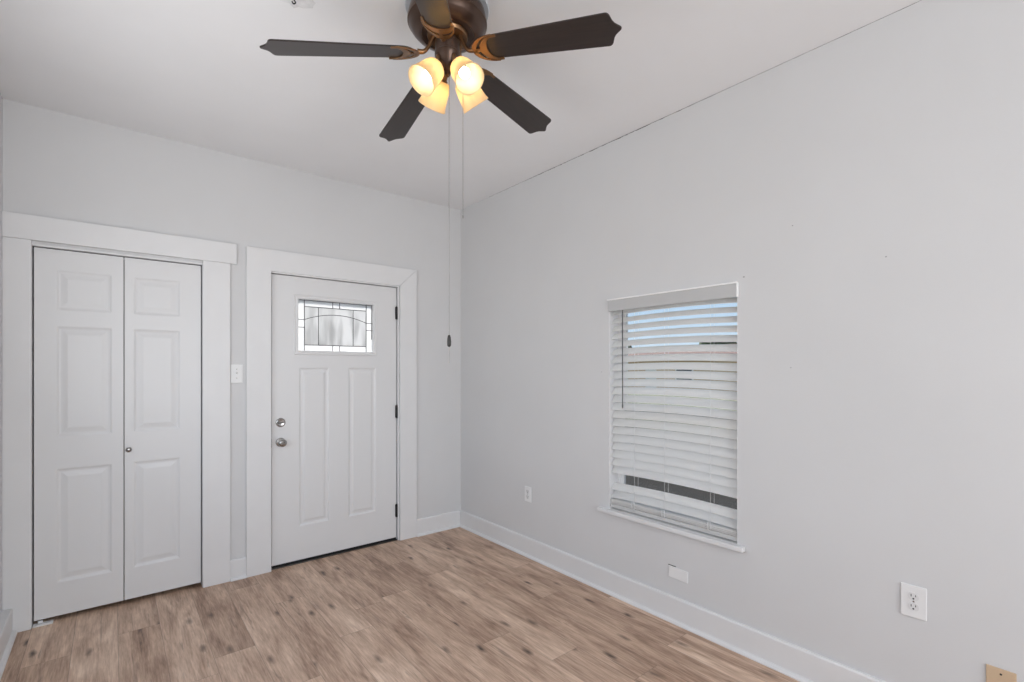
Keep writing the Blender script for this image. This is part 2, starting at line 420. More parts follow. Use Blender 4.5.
struct('baseboard_front', sweep(board_profile(), (-0.444, 0), (-0.018, 0), (0, -1)), M_TRIM)
struct('baseboard_middle', sweep(board_profile(0.133, 0.012, 0.014), (-1.8, 0), (-1.707, 0), (0, -1)), M_TRIM)

# casings
bm = bmesh.new(); box(bm, XL, -2.735, -0.019, 0, 0, 2.077); box(bm, -1.953, -1.801, -0.019, 0, 0, 2.077)
struct('trim_1', bm, M_TRIM, bevel=0.002)
struct('trim_2', bx(XL, -1.765, -0.026, 0, 2.077, 2.208), M_TRIM, bevel=0.002)
def frame_miter(x0, x1, z1, w0, w1, wt, y0, y1):
    """mitred three-sided casing as prisms"""
    bm = bmesh.new(); mt = Matrix(((1, 0, 0, 0), (0, 0, 1, y0), (0, 1, 0, 0), (0, 0, 0, 1)))
    g = 0.0006
    prism(bm, [(x0, 0), (x0 + w0, 0), (x0 + w0, z1 - wt), (x1 - w1 - g, z1 - wt), (x1 - g, z1), (x0, z1)], y1 - y0, mt)
    prism(bm, [(x1, 0), (x1 - w1, 0), (x1 - w1, z1 - wt - g), (x1, z1 - g)], y1 - y0, mt)
    return bm
struct('trim_3', frame_miter(-1.707, -0.446, 2.206, 0.152, 0.148, 0.146, -0.022, 0), M_TRIM, bevel=0.0015)
# jamb linings
bm = bmesh.new()
box(bm, DOR[0], -1.551, -0.004, T, 0, DOR[3]); box(bm, -0.605, DOR[1], -0.004, T, 0, DOR[3]); box(bm, -1.551, -0.605, -0.004, T, 2.052, DOR[3])
struct('trim_4', bm, M_TRIM)
bm = bmesh.new()
box(bm, CLO[0], -2.7335, -0.004, T, 0, CLO[3]); box(bm, -1.9545, CLO[1], -0.004, T, 0, CLO[3]); box(bm, -2.7335, -1.9545, -0.004, T, 2.052, CLO[3])
struct('trim_5', bm, M_TRIM)

# ------------------------------------------------------------------ moulded doors
def panel_slab(x0, x1, z0, z1, thick, panels, prof, hole=None):
    """door slab, front face on y=0 looking to -y; panels are rectangles pressed into the face with the
    profile [(inset, depth)], depth positive = into the door; hole is a rectangle cut right through"""
    bm = bmesh.new()
    rects = panels + ([hole] if hole else [])
    xs = sorted(set([x0, x1] + [r[i] for r in rects for i in (0, 1)])); zs = sorted(set([z0, z1] + [r[i] for r in rects for i in (2, 3)]))
    V = {}
    def v(x, y, z):
        k = (round(x, 5), round(y, 5), round(z, 5))
        if k not in V: V[k] = bm.verts.new((x, y, z))
        return V[k]
    def inside(r, x, z): return r[0] < x < r[1] and r[2] < z < r[3]
    for a, b in zip(xs, xs[1:]):
        for c, d in zip(zs, zs[1:]):
            xc, zc = (a + b) / 2, (c + d) / 2
            if not any(inside(r, xc, zc) for r in rects):
                bm.faces.new((v(a, 0, c), v(b, 0, c), v(b, 0, d), v(a, 0, d)))
            if not (hole and inside(hole, xc, zc)):
                bm.faces.new((v(a, thick, c), v(a, thick, d), v(b, thick, d), v(b, thick, c)))
    def ring(xx, zz, fixed, ax):
        pass
    for a, b in zip(xs, xs[1:]):
        bm.faces.new((v(a, 0, z0), v(a, thick, z0), v(b, thick, z0), v(b, 0, z0)))
        bm.faces.new((v(a, 0, z1), v(b, 0, z1), v(b, thick, z1), v(a, thick, z1)))
    for c, d in zip(zs, zs[1:]):
        bm.faces.new((v(x0, 0, c), v(x0, 0, d), v(x0, thick, d), v(x0, thick, c)))
        bm.faces.new((v(x1, 0, c), v(x1, thick, c), v(x1, thick, d), v(x1, 0, d)))
    for r in panels:
        prev = None
        # the outermost loop carries every grid vertex lying on it
        def loop(ins, dep):
            a, b, c, d = r[0] + ins, r[1] - ins, r[2] + ins, r[3] - ins
            return [v(a, dep, c), v(b, dep, c), v(b, dep, d), v(a, dep, d)]
        prev = loop(0, 0)
        for ins, dep in prof:
            cur = loop(ins, dep)
            for i in range(4): bm.faces.new((prev[i], prev[(i + 1) % 4], cur[(i + 1) % 4], cur[i]))
            prev = cur
        bm.faces.new(prev)
    if hole:
        a, b, c, d = hole
        for p, q in (((a, c), (b, c)), ((b, c), (b, d)), ((b, d), (a, d)), ((a, d), (a, c))):
            bm.faces.new((v(p[0], 0, p[1]), v(q[0], 0, q[1]), v(q[0], thick, q[1]), v(p[0], thick, p[1])))
    return bm
PROF = [(0.005, 0.0010), (0.012, 0.0050), (0.020, 0.0065), (0.028, 0.0056), (0.048, 0.0018), (0.053, 0.0015)]

# closet: a folding pair of leaves
cl = sempty('door_1', (0, 0, 0))
def leaf(x0, x1, px0, px1):
    pans = [(px0, px1, 1.712, 1.938), (px0, px1, 1.012, 1.628), (px0, px1, 0.205, 0.838)]
    return link('door_leaf', panel_slab(x0, x1, 0.026, 2.047, 0.034, pans, PROF), M_DOOR, cl,
                mtx=Matrix.Translation((0, 0.020, 0)))
la = leaf(-2.727, -2.3475, -2.640, -2.398)
lb = leaf(-2.3430, -1.960, -2.302, -2.068)
MY = Matrix.Rotation(R(90), 4, 'X')      # lathe axis z -> -y
def kn(x, y, z): return Matrix.Translation((x, y, z)) @ MY
k = link('closet_knob', lathe(bmesh.new(), [(0, 0), (0.011, 0), (0.011, 0.003), (0.006, 0.005), (0.006, 0.014), (0.012, 0.018), (0.015, 0.024), (0.013, 0.030), (0.006, 0.033), (0, 0.0335)], 24), M_NICKEL, lb, smooth=True)
k.matrix_local = kn(-2.324, 0.0, 0.913)
pb = bmesh.new(); box(pb, -2.730, -2.650, -0.028, 0.010, 0, 0.008); box(pb, -2.712, -2.692, 0.0, 0.01, 0.008, 0.02)
p = link('pivot_bracket', pb, M_WHITE, cl, bevel=0.001, mtx=Matrix.Translation((0, 0.02, 0)))
struct('trim_6', bx(-2.7335, -1.9545, 0.030, 0.050, 2.0475, 2.052), M_RUBBER)      # folding-door track

# entry door
ed = sempty('door_2', (0, 0, 0))
GL = (-1.368, -0.806, 1.519, 1.892)
EP = [(-1.362, -1.148, 0.262, 1.398), (-1.004, -0.782, 0.262, 1.398)]
PROF2 = [(0.003, 0.001), (0.010, 0.0062), (0.018, 0.0078), (0.028, 0.0070), (0.040, 0.0025), (0.044, 0.0020)]
slab = link('door_slab', panel_slab(-1.543, -0.611, 0.022, 2.047, 0.044, EP, PROF2, GL), M_DOOR, ed, mtx=Matrix.Translation((0, 0.020, 0)))
# raised moulding round the lite
def rect_frame(x0, x1, z0, z1, prof, y=0.0):
    """prof [(inset, proud)] nested loops"""
    bm = bmesh.new(); loops = []
    for ins, pr_ in prof:
        a, b, c, d = x0 + ins, x1 - ins, z0 + ins, z1 - ins
        loops.append([bm.verts.new((a, y - pr_, c)), bm.verts.new((b, y - pr_, c)), bm.verts.new((b, y - pr_, d)), bm.verts.new((a, y - pr_, d))])
    for A, B in zip(loops, loops[1:] + loops[:1]):
        for i in range(4): bm.faces.new((A[i], A[(i + 1) % 4], B[(i + 1) % 4], B[i]))
    return bm
link('glass_frame', rect_frame(-1.397, -0.777, 1.490, 1.921, [(0, -0.001), (0.001, 0.004), (0.006, 0.0075), (0.013, 0.0055), (0.022, 0.008), (0.027, 0.006), (0.031, -0.004), (0.031, -0.010)]), M_DOOR, ed, mtx=Matrix.Translation((0, 0.020, 0)))
gp = link('glass_pane', bx(-1.322, -0.858, 0.034, 0.040, 1.563, 1.841), M_FROST, ed)
# clear bevelled border strips lie on the rippled pane
x_l, x_r, z_b, z_t = -1.322, -0.858, 1.563, 1.841
gx0, gx1, gz0, gz1 = -1.366, -0.808, 1.521, 1.890
bm = bmesh.new()
for r in ((gx0, x_l, gz0, gz1), (x_r, gx1, gz0, gz1), (x_l, x_r, z_t, gz1), (x_l, x_r, gz0, z_b)):
    box(bm, r[0], r[1], 0.0345, 0.040, r[2], r[3])
link('bevel_border', bm, M_BEVEL, gp)
bm = bmesh.new(); w = 0.0022
def cam_v(x, z0, z1): box(bm, x - w, x + w, 0.0315, 0.0345, z0, z1)
def cam_h(z, x0, x1): box(bm, x0, x1, 0.0315, 0.0345, z - w, z + w)
cam_v(x_l, gz0, gz1); cam_v(x_r, gz0, gz1)
cam_h(z_t, x_l, x_r); cam_h(z_b, x_l, x_r)
cam_h(gz1 - 0.004, gx0 + 0.01, gx1); cam_v(gx1 - 0.006, 1.62, gz1)
cam_v(-1.222, z_b, z_t); cam_v(-0.962, z_b, z_t)
for z in (1.746, 1.690): cam_h(z, gx0, x_l); cam_h(z, x_r, gx1)
for x in (-1.118, -1.066): cam_v(x, z_t, gz1); cam_v(x, gz0, z_b)
arc = []
for i in range(25):
    t = i / 24; x = x_l + (x_r - x_l) * t; z = 1.746 + 0.046 * (1 - (2 * t - 1) ** 2); arc.append((x, z))
for (xa, za), (xb, zb) in zip(arc, arc[1:]):
    q = [bm.verts.new(p_) for p_ in ((xa, 0.0315, za - w), (xb, 0.0315, zb - w), (xb, 0.0315, zb + w), (xa, 0.0315, za + w),
                                     (xa, 0.0345, za - w), (xb, 0.0345, zb - w), (xb, 0.0345, zb + w), (xa, 0.0345, za + w))]
    for f in ((0, 1, 2, 3), (4, 7, 6, 5), (0, 4, 5, 1), (3, 2, 6, 7), (0, 3, 7, 4), (1, 5, 6, 2)): bm.faces.new([q[i] for i in f])
link('lead_came', bm, M_CAME, gp)
# lockset
rose = lathe(bmesh.new(), [(0, 0), (0.031, 0), (0.032, 0.003), (0.029, 0.008), (0.020, 0.011), (0.012, 0.014), (0.011, 0.030), (0.014, 0.034),
                           (0.024, 0.040), (0.0275, 0.050), (0.0265, 0.060), (0.020, 0.067), (0.011, 0.069), (0.009, 0.066), (0, 0.066)], 36)
kb = link('door_knob', rose, M_NICKEL, ed, smooth='angle', mtx=kn(-1.486, 0.020, 0.876))
t_ = bmesh.new(); box(t_, -0.0022, 0.0022, -0.007, 0.007, 0.066, 0.071); link('thumb_button', t_, M_DARKNI, kb, bevel=0.001)
db = link('deadbolt', lathe(bmesh.new(), [(0, 0), (0.031, 0), (0.032, 0.003), (0.030, 0.008), (0.024, 0.011), (0.021, 0.010), (0, 0.011)], 36), M_NICKEL, ed, smooth='angle', mtx=kn(-1.486, 0.020, 1.014))
t_ = bmesh.new(); lathe(t_, [(0, 0.010), (0.007, 0.011), (0.006, 0.016), (0, 0.017)], 16); box(t_, -0.019, 0.019, -0.0045, 0.0045, 0.015, 0.024)
link('thumb_turn', t_, M_DARKNI, db, bevel=0.002)
link('strike_plate', bx(-1.5515, -1.5490, -0.003, 0.016, 0.846, 0.906), M_BLACK, ed)
link('strike_plate', bx(-1.5515, -1.5500, -0.002, 0.014, 0.990, 1.038), M_DARKNI, ed)
for z in (1.842, 1.043, 0.240):
    hb = bmesh.new()
    lathe(hb, [(0, -0.055), (0.003, -0.055), (0.0045, -0.051), (0.0085, -0.050), (0.0085, 0.050), (0.0045, 0.051), (0.003, 0.055), (0, 0.055)], 14, Matrix.Translation((-0.6115, 0.010, z)))
    box(hb, -0.619, -0.604, 0.0145, 0.0195, z - 0.048, z + 0.048)
    link('hinge', hb, M_BLACK, ed, smooth='angle')
bm = bmesh.new()      # seal and threshold; dark strips added to block light behind the slab's gap
box(bm, -1.551, -1.530, 0.064, 0.10, 0, 2.052); box(bm, -0.630, -0.605, 0.064, 0.10, 0, 2.052); box(bm, -1.530, -0.630, 0.064, 0.10, 2.030, 2.052)
box(bm, -1.551, -0.605, 0.045, 0.13, 0, 0.034)
struct('trim_7', bm, M_RUBBER)
link('door_sweep', bx(-1.541, -0.612, 0.024, 0.060, 0.009, 0.022), M_RUBBER, ed)
struct('trim_8', bx(-1.551, -0.605, 0.004, 0.060, 0, 0.007), M_DARKNI, bevel=0.002)

# ------------------------------------------------------------------ window
wy0, wy1, wz0, wz1 = WIN
wn_ = sempty('window_1', (0, 0, 0))
bm = bmesh.new(); fx0, fx1 = 0.085, 0.135
box(bm, fx0, fx1, wy0, wy0 + 0.02, wz0, wz1); box(bm, fx0, fx1, wy1 - 0.02, wy1, wz0, wz1)
box(bm, fx0, fx1, wy0 + 0.02, wy1 - 0.02, wz1 - 0.010, wz1); box(bm, fx0, fx1, wy0 + 0.02, wy1 - 0.02, wz0, wz0 + 0.045)
link('window_frame', bm, M_VINYL, wn_, bevel=0.002)
def sash(name, z0, z1, x0, x1, glass):
    bm = bmesh.new(); a, b = wy0 + 0.02, wy1 - 0.02; s = 0.024
    box(bm, x0, x1, a, a + s, z0, z1); box(bm, x0, x1, b - s, b, z0, z1)
    box(bm, x0, x1, a + s, b - s, z0, z0 + s); box(bm, x0, x1, a + s, b - s, z1 - 0.018, z1)
    o = link(name, bm, M_VINYL, wn_, bevel=0.002)
    xm = (x0 + x1) / 2
    link('glass_pane', bx(xm - 0.002, xm + 0.002, a + s, b - s, z0 + s, z1 - 0.018), glass, o)
    return o
zm = 1.14
sash('upper_sash', zm - 0.02, wz1 - 0.010, 0.112, 0.134, M_GLASS)
lo = sash('lower_sash', wz0 + 0.045, zm + 0.02, 0.088, 0.110, M_SCREEN)
bm = bmesh.new(); box(bm, 0.070, 0.10, -2.11, -2.06, zm + 0.02, zm + 0.032); box(bm, 0.066, 0.078, -2.10, -2.055, zm + 0.032, zm + 0.042)
link('sash_lock', bm, M_VINYL, lo, bevel=0.002)
# white lined jambs and the stool
bm = bmesh.new(); box(bm, 0.0, 0.086, wy1 - 0.004, wy1 + 0.0001, wz0 + 0.012, wz1); box(bm, 0.0, 0.086, wy0 - 0.0001, wy0 + 0.004, wz0 + 0.012, wz1)
link('jamb_lining', bm, M_TRIM, wn_)
bm = bmesh.new(); box(bm, -0.034, -0.0005, -2.530, -1.610, 0.496, 0.520); box(bm, -0.0005, 0.086, wy0 + 0.0005, wy1 - 0.0005, 0.503, 0.520)
link('window_sill', bm, M_TRIM, wn_, bevel=0.004, seg=3)

# horizontal blind
bl = thing('window_blind', 'white faux wood slatted blind with grey valance hanging in the window', 'window blind', (0.03, -2.084, 1.80))
BO = Matrix.Translation((-0.03, 2.084, -1.80))
by0, by1 = wy0 + 0.008, wy1 - 0.010
def part(name, bm, m, par=bl, **k_):
    o = link(name, bm, m, par, **k_); o.matrix_local = BO.copy() if par is bl else Matrix(); return o
bm = bmesh.new(); box(bm, -0.014, -0.006, wy0 + 0.001, wy1 - 0.001, 1.745, 1.815)
box(bm, -0.006, -0.0008, wy0 + 0.001, wy0 + 0.007, 1.745, 1.815); box(bm, -0.006, -0.0008, wy1 - 0.007, wy1 - 0.001, 1.745, 1.815)
va = part('valance', bm, mat('valance_grey', (0.53, 0.53, 0.53), 0.5), bevel=0.0015)
bm = bmesh.new(); box(bm, -0.020, -0.004, wy0 - 0.002, wy1 + 0.001, 1.812, 1.8195); box(bm, -0.0155, -0.0008, wy0 - 0.003, wy0 + 0.001, 1.745, 1.815)
part('valance_lit_edge', bm, mat('valance_highlight', (0.95, 0.95, 0.95), 0.35))  # light caught on the top lip and right end, put in as whiter strips
part('headrail', bx(0.004, 0.040, by0, by1, 1.768, 1.808), M_WHITE, bevel=0.002)
SWID, SC = 0.0505, 0.030
tilt = R(50)
def slat_bm(zc, ang, bow=0.009, arch=0.0032):
    """curved slat; room edge low. local u across the slat (room edge to window edge), length along y"""
    bm = bmesh.new(); NU, NL = 7, 16; top = []; bot = []
    for side, L in ((1, top), (-1, bot)):
        for j in range(NL + 1):
            yy = by0 + (by1 - by0) * j / NL; bz = bow * (1 - (2 * j / NL - 1) ** 2) - bow * 0.5
            row = []
            for i in range(NU):
                s = i / (NU - 1) * 2 - 1; u = s * SWID / 2; h = arch * (1 - s * s) + side * 0.0011
                row.append(bm.verts.new((SC + u * math.cos(ang) - h * math.sin(ang), yy, zc + bz + u * math.sin(ang) + h * math.cos(ang))))
            L.append(row)
    for L, fl in ((top, 0), (bot, 1)):
        for j in range(NL):
            for i in range(NU - 1):
                q = (L[j][i], L[j][i + 1], L[j + 1][i + 1], L[j + 1][i]); bm.faces.new(q if fl else q[::-1])
    for j in range(NL):
        for i in (0, NU - 1): bm.faces.new((top[j][i], top[j + 1][i], bot[j + 1][i], bot[j][i]))
    for i in range(NU - 1):
        for j in (0, NL): bm.faces.new((top[j][i], bot[j][i], bot[j][i + 1], top[j][i + 1]))
    return bm
slats = []
for i in range(21):
    zb = 1.722 - 0.0489 * i; tl = R(min(58, 38 + (1.722 - zb) * 38)); slats.append((zb + SWID / 2 * math.sin(tl) + 0.002, tl))
slats += [(0.662, R(50)), (0.613, R(48))]
for i in range(3): slats.append((0.578 - 0.0082 * i, R(3)))
for zc, an in slats:
    part('slat', slat_bm(zc, an, 0.009 if zc > 0.6 else 0.002), M_SLAT, smooth='angle')
part('bottom_rail', bx(0.006, 0.056, by0, by1, 0.530, 0.551), M_SLAT, bevel=0.004, seg=3)
for y in (-1.860, -2.066, -2.340):
    bm = bmesh.new()
    for dx in (-0.016, 0.020): tube(bm, [(SC + dx, y, 1.757), (SC + dx, y, 0.545)], 0.0009, 6)
    for zc, an in slats[:23]:
        tube(bm, [(SC - 0.016, y, zc - 0.012), (SC + 0.020, y, zc + 0.012)], 0.0007, 4)
    tube(bm, [(SC - 0.029, y + 0.006, 0.60), (SC - 0.032, y + 0.010, 0.575), (SC - 0.030, y + 0.004, 0.545)], 0.0016, 6)
    tube(bm, [(SC - 0.029, y - 0.004, 0.60), (SC - 0.033, y - 0.012, 0.570), (SC - 0.030, y - 0.002, 0.545)], 0.0016, 6)
    part('ladder_cord', bm, M_CORD, smooth=True)
bm = tube(bmesh.new(), [(-0.004, -1.786, 1.750), (-0.006, -1.787, 1.60), (-0.006, -1.788, 1.165)], 0.0032, 8)
lathe(bm, [(0, 0), (0.004, 0.001), (0.005, 0.02), (0.0036, 0.03), (0, 0.03)], 10, Matrix.Translation((-0.006, -1.788, 1.150)))
part('tilt_wand', bm, M_WAND, smooth='angle')

# ------------------------------------------------------------------ electrical plates
def wallplate(name, label, cat, loc, normal, w_, h_, m, kind, roll=0.0, group=None):
    """plate built in local x (width), z (height), front to -y"""
    rz = {'front': 0.0, 'right': R(-90)}[normal]
    t = thing(name, label, cat, loc, (0, 0, rz), group)
    RM = Matrix.Rotation(roll, 4, 'Y')
    def P(nm, bm, mm, par=t, **k_):
        o = link(nm, bm, mm, par, **k_)
        if par is t: o.matrix_local = RM
        return o
    P('cover_plate', bx(-w_ / 2, w_ / 2, -0.006, -0.0003, -h_ / 2, h_ / 2), m, bevel=0.003, seg=3)
    def screw(x, z):
        P('screw', lathe(bmesh.new(), [(0, 0.0055), (0.0036, 0.0055), (0.003, 0.0072), (0, 0.0076)], 14, Matrix.Translation((x, 0, z)) @ MY), M_SLOT if kind == 'blank_tan' else M_NICKEL, smooth='angle')
    if kind == 'duplex':
        screw(0, 0)
        for zc in (0.0195, -0.0195):
            a = bmesh.new(); pts = []
            for i in range(32):
                th = 2 * PI * i / 32; x = 0.0172 * math.cos(th); z = 0.0172 * math.sin(th); z = max(-0.0145, min(0.0145, z)); pts.append((x, z))
            prism(a, pts, 0.0016, Matrix(((1, 0, 0, 0), (0, 0, -1, -0.0058), (0, 1, 0, zc), (0, 0, 0, 1))))
            rc = P('receptacle', a, M_RECEPT)
            s = bmesh.new()
            box(s, -0.0080, -0.0058, -0.0079, -0.0066, zc - 0.001, zc + 0.0085); box(s, 0.0058, 0.0080, -0.0079, -0.0066, zc + 0.0005, zc + 0.0078)
            lathe(s, [(0, 0.0066), (0.0030, 0.0066), (0.0030, 0.0079), (0, 0.0079)], 12, Matrix.Translation((0, 0, zc - 0.0078)) @ MY)
            link('slots', s, M_SLOT, rc)
    elif kind == 'toggle':
        screw(0, 0.030); screw(0, -0.030)
        s = bmesh.new(); box(s, -0.0052, 0.0052, -0.0068, -0.005, -0.012, 0.012); P('toggle_slot', s, M_WHITE)
        s = bmesh.new(); box(s, -0.0038, 0.0038, -0.019, -0.004, -0.003, 0.006, Matrix.Rotation(R(-28), 4, 'X')); P('toggle', s, M_WHITE, bevel=0.001)
    elif kind == 'blank_tan':
        screw(0, 0.041); screw(0, -0.041)
    return t
wallplate('light_switch', 'white toggle light switch on the wall between the closet and the entry door', 'light switch', (-1.762, 0, 1.357), 'front', 0.073, 0.122, M_WHITE, 'toggle')
wallplate('wall_outlet', 'small white outlet on the right wall near the room corner, left of the window', 'outlet', (0, -0.914, 0.458), 'right', 0.073, 0.112, M_OUTLET, 'duplex')
wallplate('wall_outlet', 'large white duplex outlet low on the right wall, right of the window', 'outlet', (0, -3.178, 0.492), 'right', 0.080, 0.124, M_OUTLET, 'duplex')
bp_ = wallplate('cover_plate', 'white blank cover plate mounted sideways and crooked under the window', 'wall plate', (0, -2.163, 0.268), 'right', 0.118, 0.062, M_OUTLET, 'blank', roll=R(1.5))
wallplate('cover_plate', 'tan cover plate with a dark screw at the bottom right corner of the photo', 'wall plate', (0, -3.418, 0.286), 'right', 0.076, 0.120, M_TAN, 'blank_tan')
tag(link('wall_hole', bx(-0.0015, 0.0, -2.146, -2.098, 0.3005, 0.3045), M_SLOT), 'short dark gap in the wall at the top edge of the sideways cover plate', 'gap')
bpy.data.objects['wall_hole']['kind'] = 'structure'

# small knocks in the paint of the right wall
M_KNOCK = mat('paint_knock', (0.34, 0.34, 0.34), 0.9)
for y, z, r_ in ((-2.520, 1.840, 0.0045), (-2.742, 2.041, 0.0030), (-3.090, 1.838, 0.0032), (-2.735, 1.395, 0.0028), (-1.62, 1.37, 0.003)):
    pts = [(r_ * (1 + 0.3 * math.sin(3 * i + y * 9)) * math.cos(2 * PI * i / 10), 0.8 * r_ * math.sin(2 * PI * i / 10)) for i in range(10)]
    struct('wall_mark', prism(bmesh.new(), pts, 0.0008, Matrix(((0, 0, -1, 0), (1, 0, 0, y), (0, 1, 0, z), (0, 0, 0, 1)))), M_KNOCK)

# ------------------------------------------------------------------ ceiling fan
FX, FY, FZ = -1.383, -2.019, H
fan = thing('ceiling_fan', 'five-blade dark brown and bronze ceiling fan with four lit amber shades', 'ceiling fan', (FX, FY, FZ))
def fp(name, bm, m, par=fan, mtx=None, **k_):
    return link(name, bm, m, par, mtx=mtx if mtx is not None else None, **k_)
# heights below are measured from the ceiling (negative)
M_RING = mat('pale_ceiling_ring', (0.55, 0.57, 0.60), 0.5)
fp('mounting_ring', lathe(bmesh.new(), [(0, -0.0005), (0.160, -0.0005), (0.163, -0.006), (0.160, -0.012), (0, -0.012)], 48), M_RING, smooth='angle')
fp('motor_housing', lathe(bmesh.new(), [(0, -0.012), (0.138, -0.012), (0.146, -0.020), (0.150, -0.040), (0.150, -0.052), (0.154, -0.056), (0.154, -0.066),
    (0.149, -0.070), (0.144, -0.082), (0.130, -0.098), (0.112, -0.106), (0.104, -0.108), (0.100, -0.104), (0.070, -0.104), (0, -0.104)], 56), M_MOTOR, smooth='angle')
fp('flywheel', lathe(bmesh.new(), [(0, -0.104), (0.078, -0.104), (0.080, -0.110), (0.076, -0.120), (0.050, -0.122), (0, -0.122)], 40), M_BRONZE, smooth='angle')
fp('switch_housing', lathe(bmesh.new(), [(0, -0.122), (0.040, -0.122), (0.047, -0.130), (0.048, -0.165), (0.046, -0.176), (0.050, -0.180), (0.050, -0.190), (0.043, -0.200),
    (0.036, -0.222), (0.024, -0.240), (0.013, -0.250), (0.012, -0.258), (0.008, -0.266), (0, -0.268)], 40), M_MOTOR, smooth='angle')
Z0 = 2.621 - H
def blade_bm():
    pts = []
    r0, r1 = 0.128, 0.674; w0, w1 = 0.052, 0.067
    for i in range(13):      # rounded root
        th = PI / 2 + PI * i / 12; pts.append((r0 + 0.060 + 0.060 * math.cos(th), w0 * math.sin(th)))
    for s in (-1, 1):
        side = [(r1 - 0.052, w1), (r1 - 0.045, w1 - 0.001), (r1 - 0.039, w1 - 0.005), (r1 - 0.035, w1 - 0.012), (r1 - 0.032, w1 - 0.022),
                (r1 - 0.028, w1 - 0.034), (r1 - 0.021, w1 - 0.045), (r1 - 0.011, w1 - 0.054), (r1 - 0.003, w1 - 0.061), (r1 - 0.0005, w1 - 0.065)]
        if s == 1: side = side[::-1]
        pts += [(x, s * y_) for x, y_ in side]
    bm = bmesh.new(); prism(bm, pts, 0.006); return bm
def crescent(bm, c, a1, b1, a2, b2, c2, z0, dz):
    n_ = 16; o = []; i_ = []
    for k_ in range(n_ + 1):
        th = PI / 2 + PI * k_ / n_
        o.append((c + a1 * math.cos(th), b1 * math.sin(th))); i_.append((c2 + a2 * math.cos(th), b2 * math.sin(th)))
    prism(bm, o + i_[::-1], dz, Matrix.Translation((0, 0, z0)))
def iron_bm():
    bm = bmesh.new(); z0 = -0.0055
    crescent(bm, 0.205, 0.096, 0.060, 0.078, 0.0565, 0.207, z0, 0.005)
    crescent(bm, 0.212, 0.070, 0.057, 0.044, 0.052, 0.216, z0, 0.005)
    prism(bm, [(0.118, -0.010), (0.118, 0.010), (0.146, 0.006), (0.146, -0.006)], 0.005, Matrix.Translation((0, 0, z0)))
    for s in (-1, 1): box(bm, 0.195, 0.222, s * 0.052 - 0.0045, s * 0.052 + 0.0045, z0, z0 + 0.005)
    return bm
# the nearest surfaces of the front and back irons share one builder; each droops by its own amount
DROOP = [0.093, 0.084, 0.046, 0.062, 0.062]
proto_b = proto_i = proto_a = None
for k_ in range(5):
    az = 2.729 - k_ * R(72)
    base = Matrix.Translation((0, 0, Z0)) @ Matrix.Rotation(az, 4, 'Z')
    mt = base @ Matrix.Rotation(math.atan(DROOP[k_] / 0.66), 4, 'Y') @ Matrix.Rotation(R(-12), 4, 'X')
    if proto_b is None:
        proto_b = fp('blade', blade_bm(), M_BLADE, mtx=mt, bevel=0.0012)
        proto_i = fp('blade_bracket', iron_bm(), M_BRONZE, mtx=mt, bevel=0.0008)
        path = smooth_path([(0.052, 0, 0.062), (0.062, 0, 0.044), (0.074, 0, 0.016), (0.092, 0, -0.006), (0.116, 0, -0.010)], 5)
        rr_ = [0.0068 + 0.0030 * abs(i / (len(path) - 1) * 2 - 1) for i in range(len(path))]
        proto_a = fp('bracket_arm', tube(bmesh.new(), path, rr_, 12), M_BRONZE, mtx=base, smooth='angle')
    else:
        for pr_, mm in ((proto_b, mt), (proto_i, mt), (proto_a, base)):
            o = pr_.copy(); COL.objects.link(o); o.parent = fan; o.matrix_local = mm
# shades
AX = math.atan2(0.0706, 0.081)      # tilt of a shade's axis off the vertical
outer = [(0.0245, 0.0), (0.033, 0.003), (0.0405, 0.012), (0.0450, 0.028), (0.0480, 0.050), (0.0505, 0.072), (0.0540, 0.092), (0.0580, 0.106)]
inner = [(r_ - 0.003, z_ + 0.001) for r_, z_ in outer]
shade_prof = outer + [(0.0568, 0.1075)] + inner[::-1]
for k_ in range(4):
    az = R(-177.2 + 90 * k_)
    base = Matrix.Translation((0.0070, -0.0057, 0)) @ Matrix.Rotation(az, 4, 'Z') @ Matrix.Translation((0.060, 0, 2.545 - H)) @ Matrix.Rotation(PI - AX, 4, 'Y')
    sh = fp('lamp_shade', lathe(bmesh.new(), shade_prof, 40, closed=True), M_SHADE, mtx=base, smooth='angle')
    so = fp('lamp_socket', lathe(bmesh.new(), [(0, -0.030), (0.014, -0.030), (0.020, -0.024), (0.021, -0.006), (0.026, -0.003), (0.026, 0.005), (0.022, 0.006), (0.015, 0.022), (0, 0.022)], 28), M_BRONZE, mtx=base, smooth='angle')
    bu = fp('light_bulb', lathe(bmesh.new(), [(0, 0.0225), (0.010, 0.0225), (0.012, 0.030), (0.018, 0.042), (0.0205, 0.053), (0.0185, 0.063), (0.011, 0.072), (0, 0.0745)], 24), M_BULB, mtx=base, smooth=True)
    arm = smooth_path([(0.034, 0, 2.602 - H), (0.044, 0, 2.592 - H), (0.046, 0, 2.572 - H)], 5)
    fp('lamp_arm', tube(bmesh.new(), arm, 0.0085, 10), M_BRONZE, mtx=Matrix.Rotation(az, 4, 'Z'), smooth='angle')
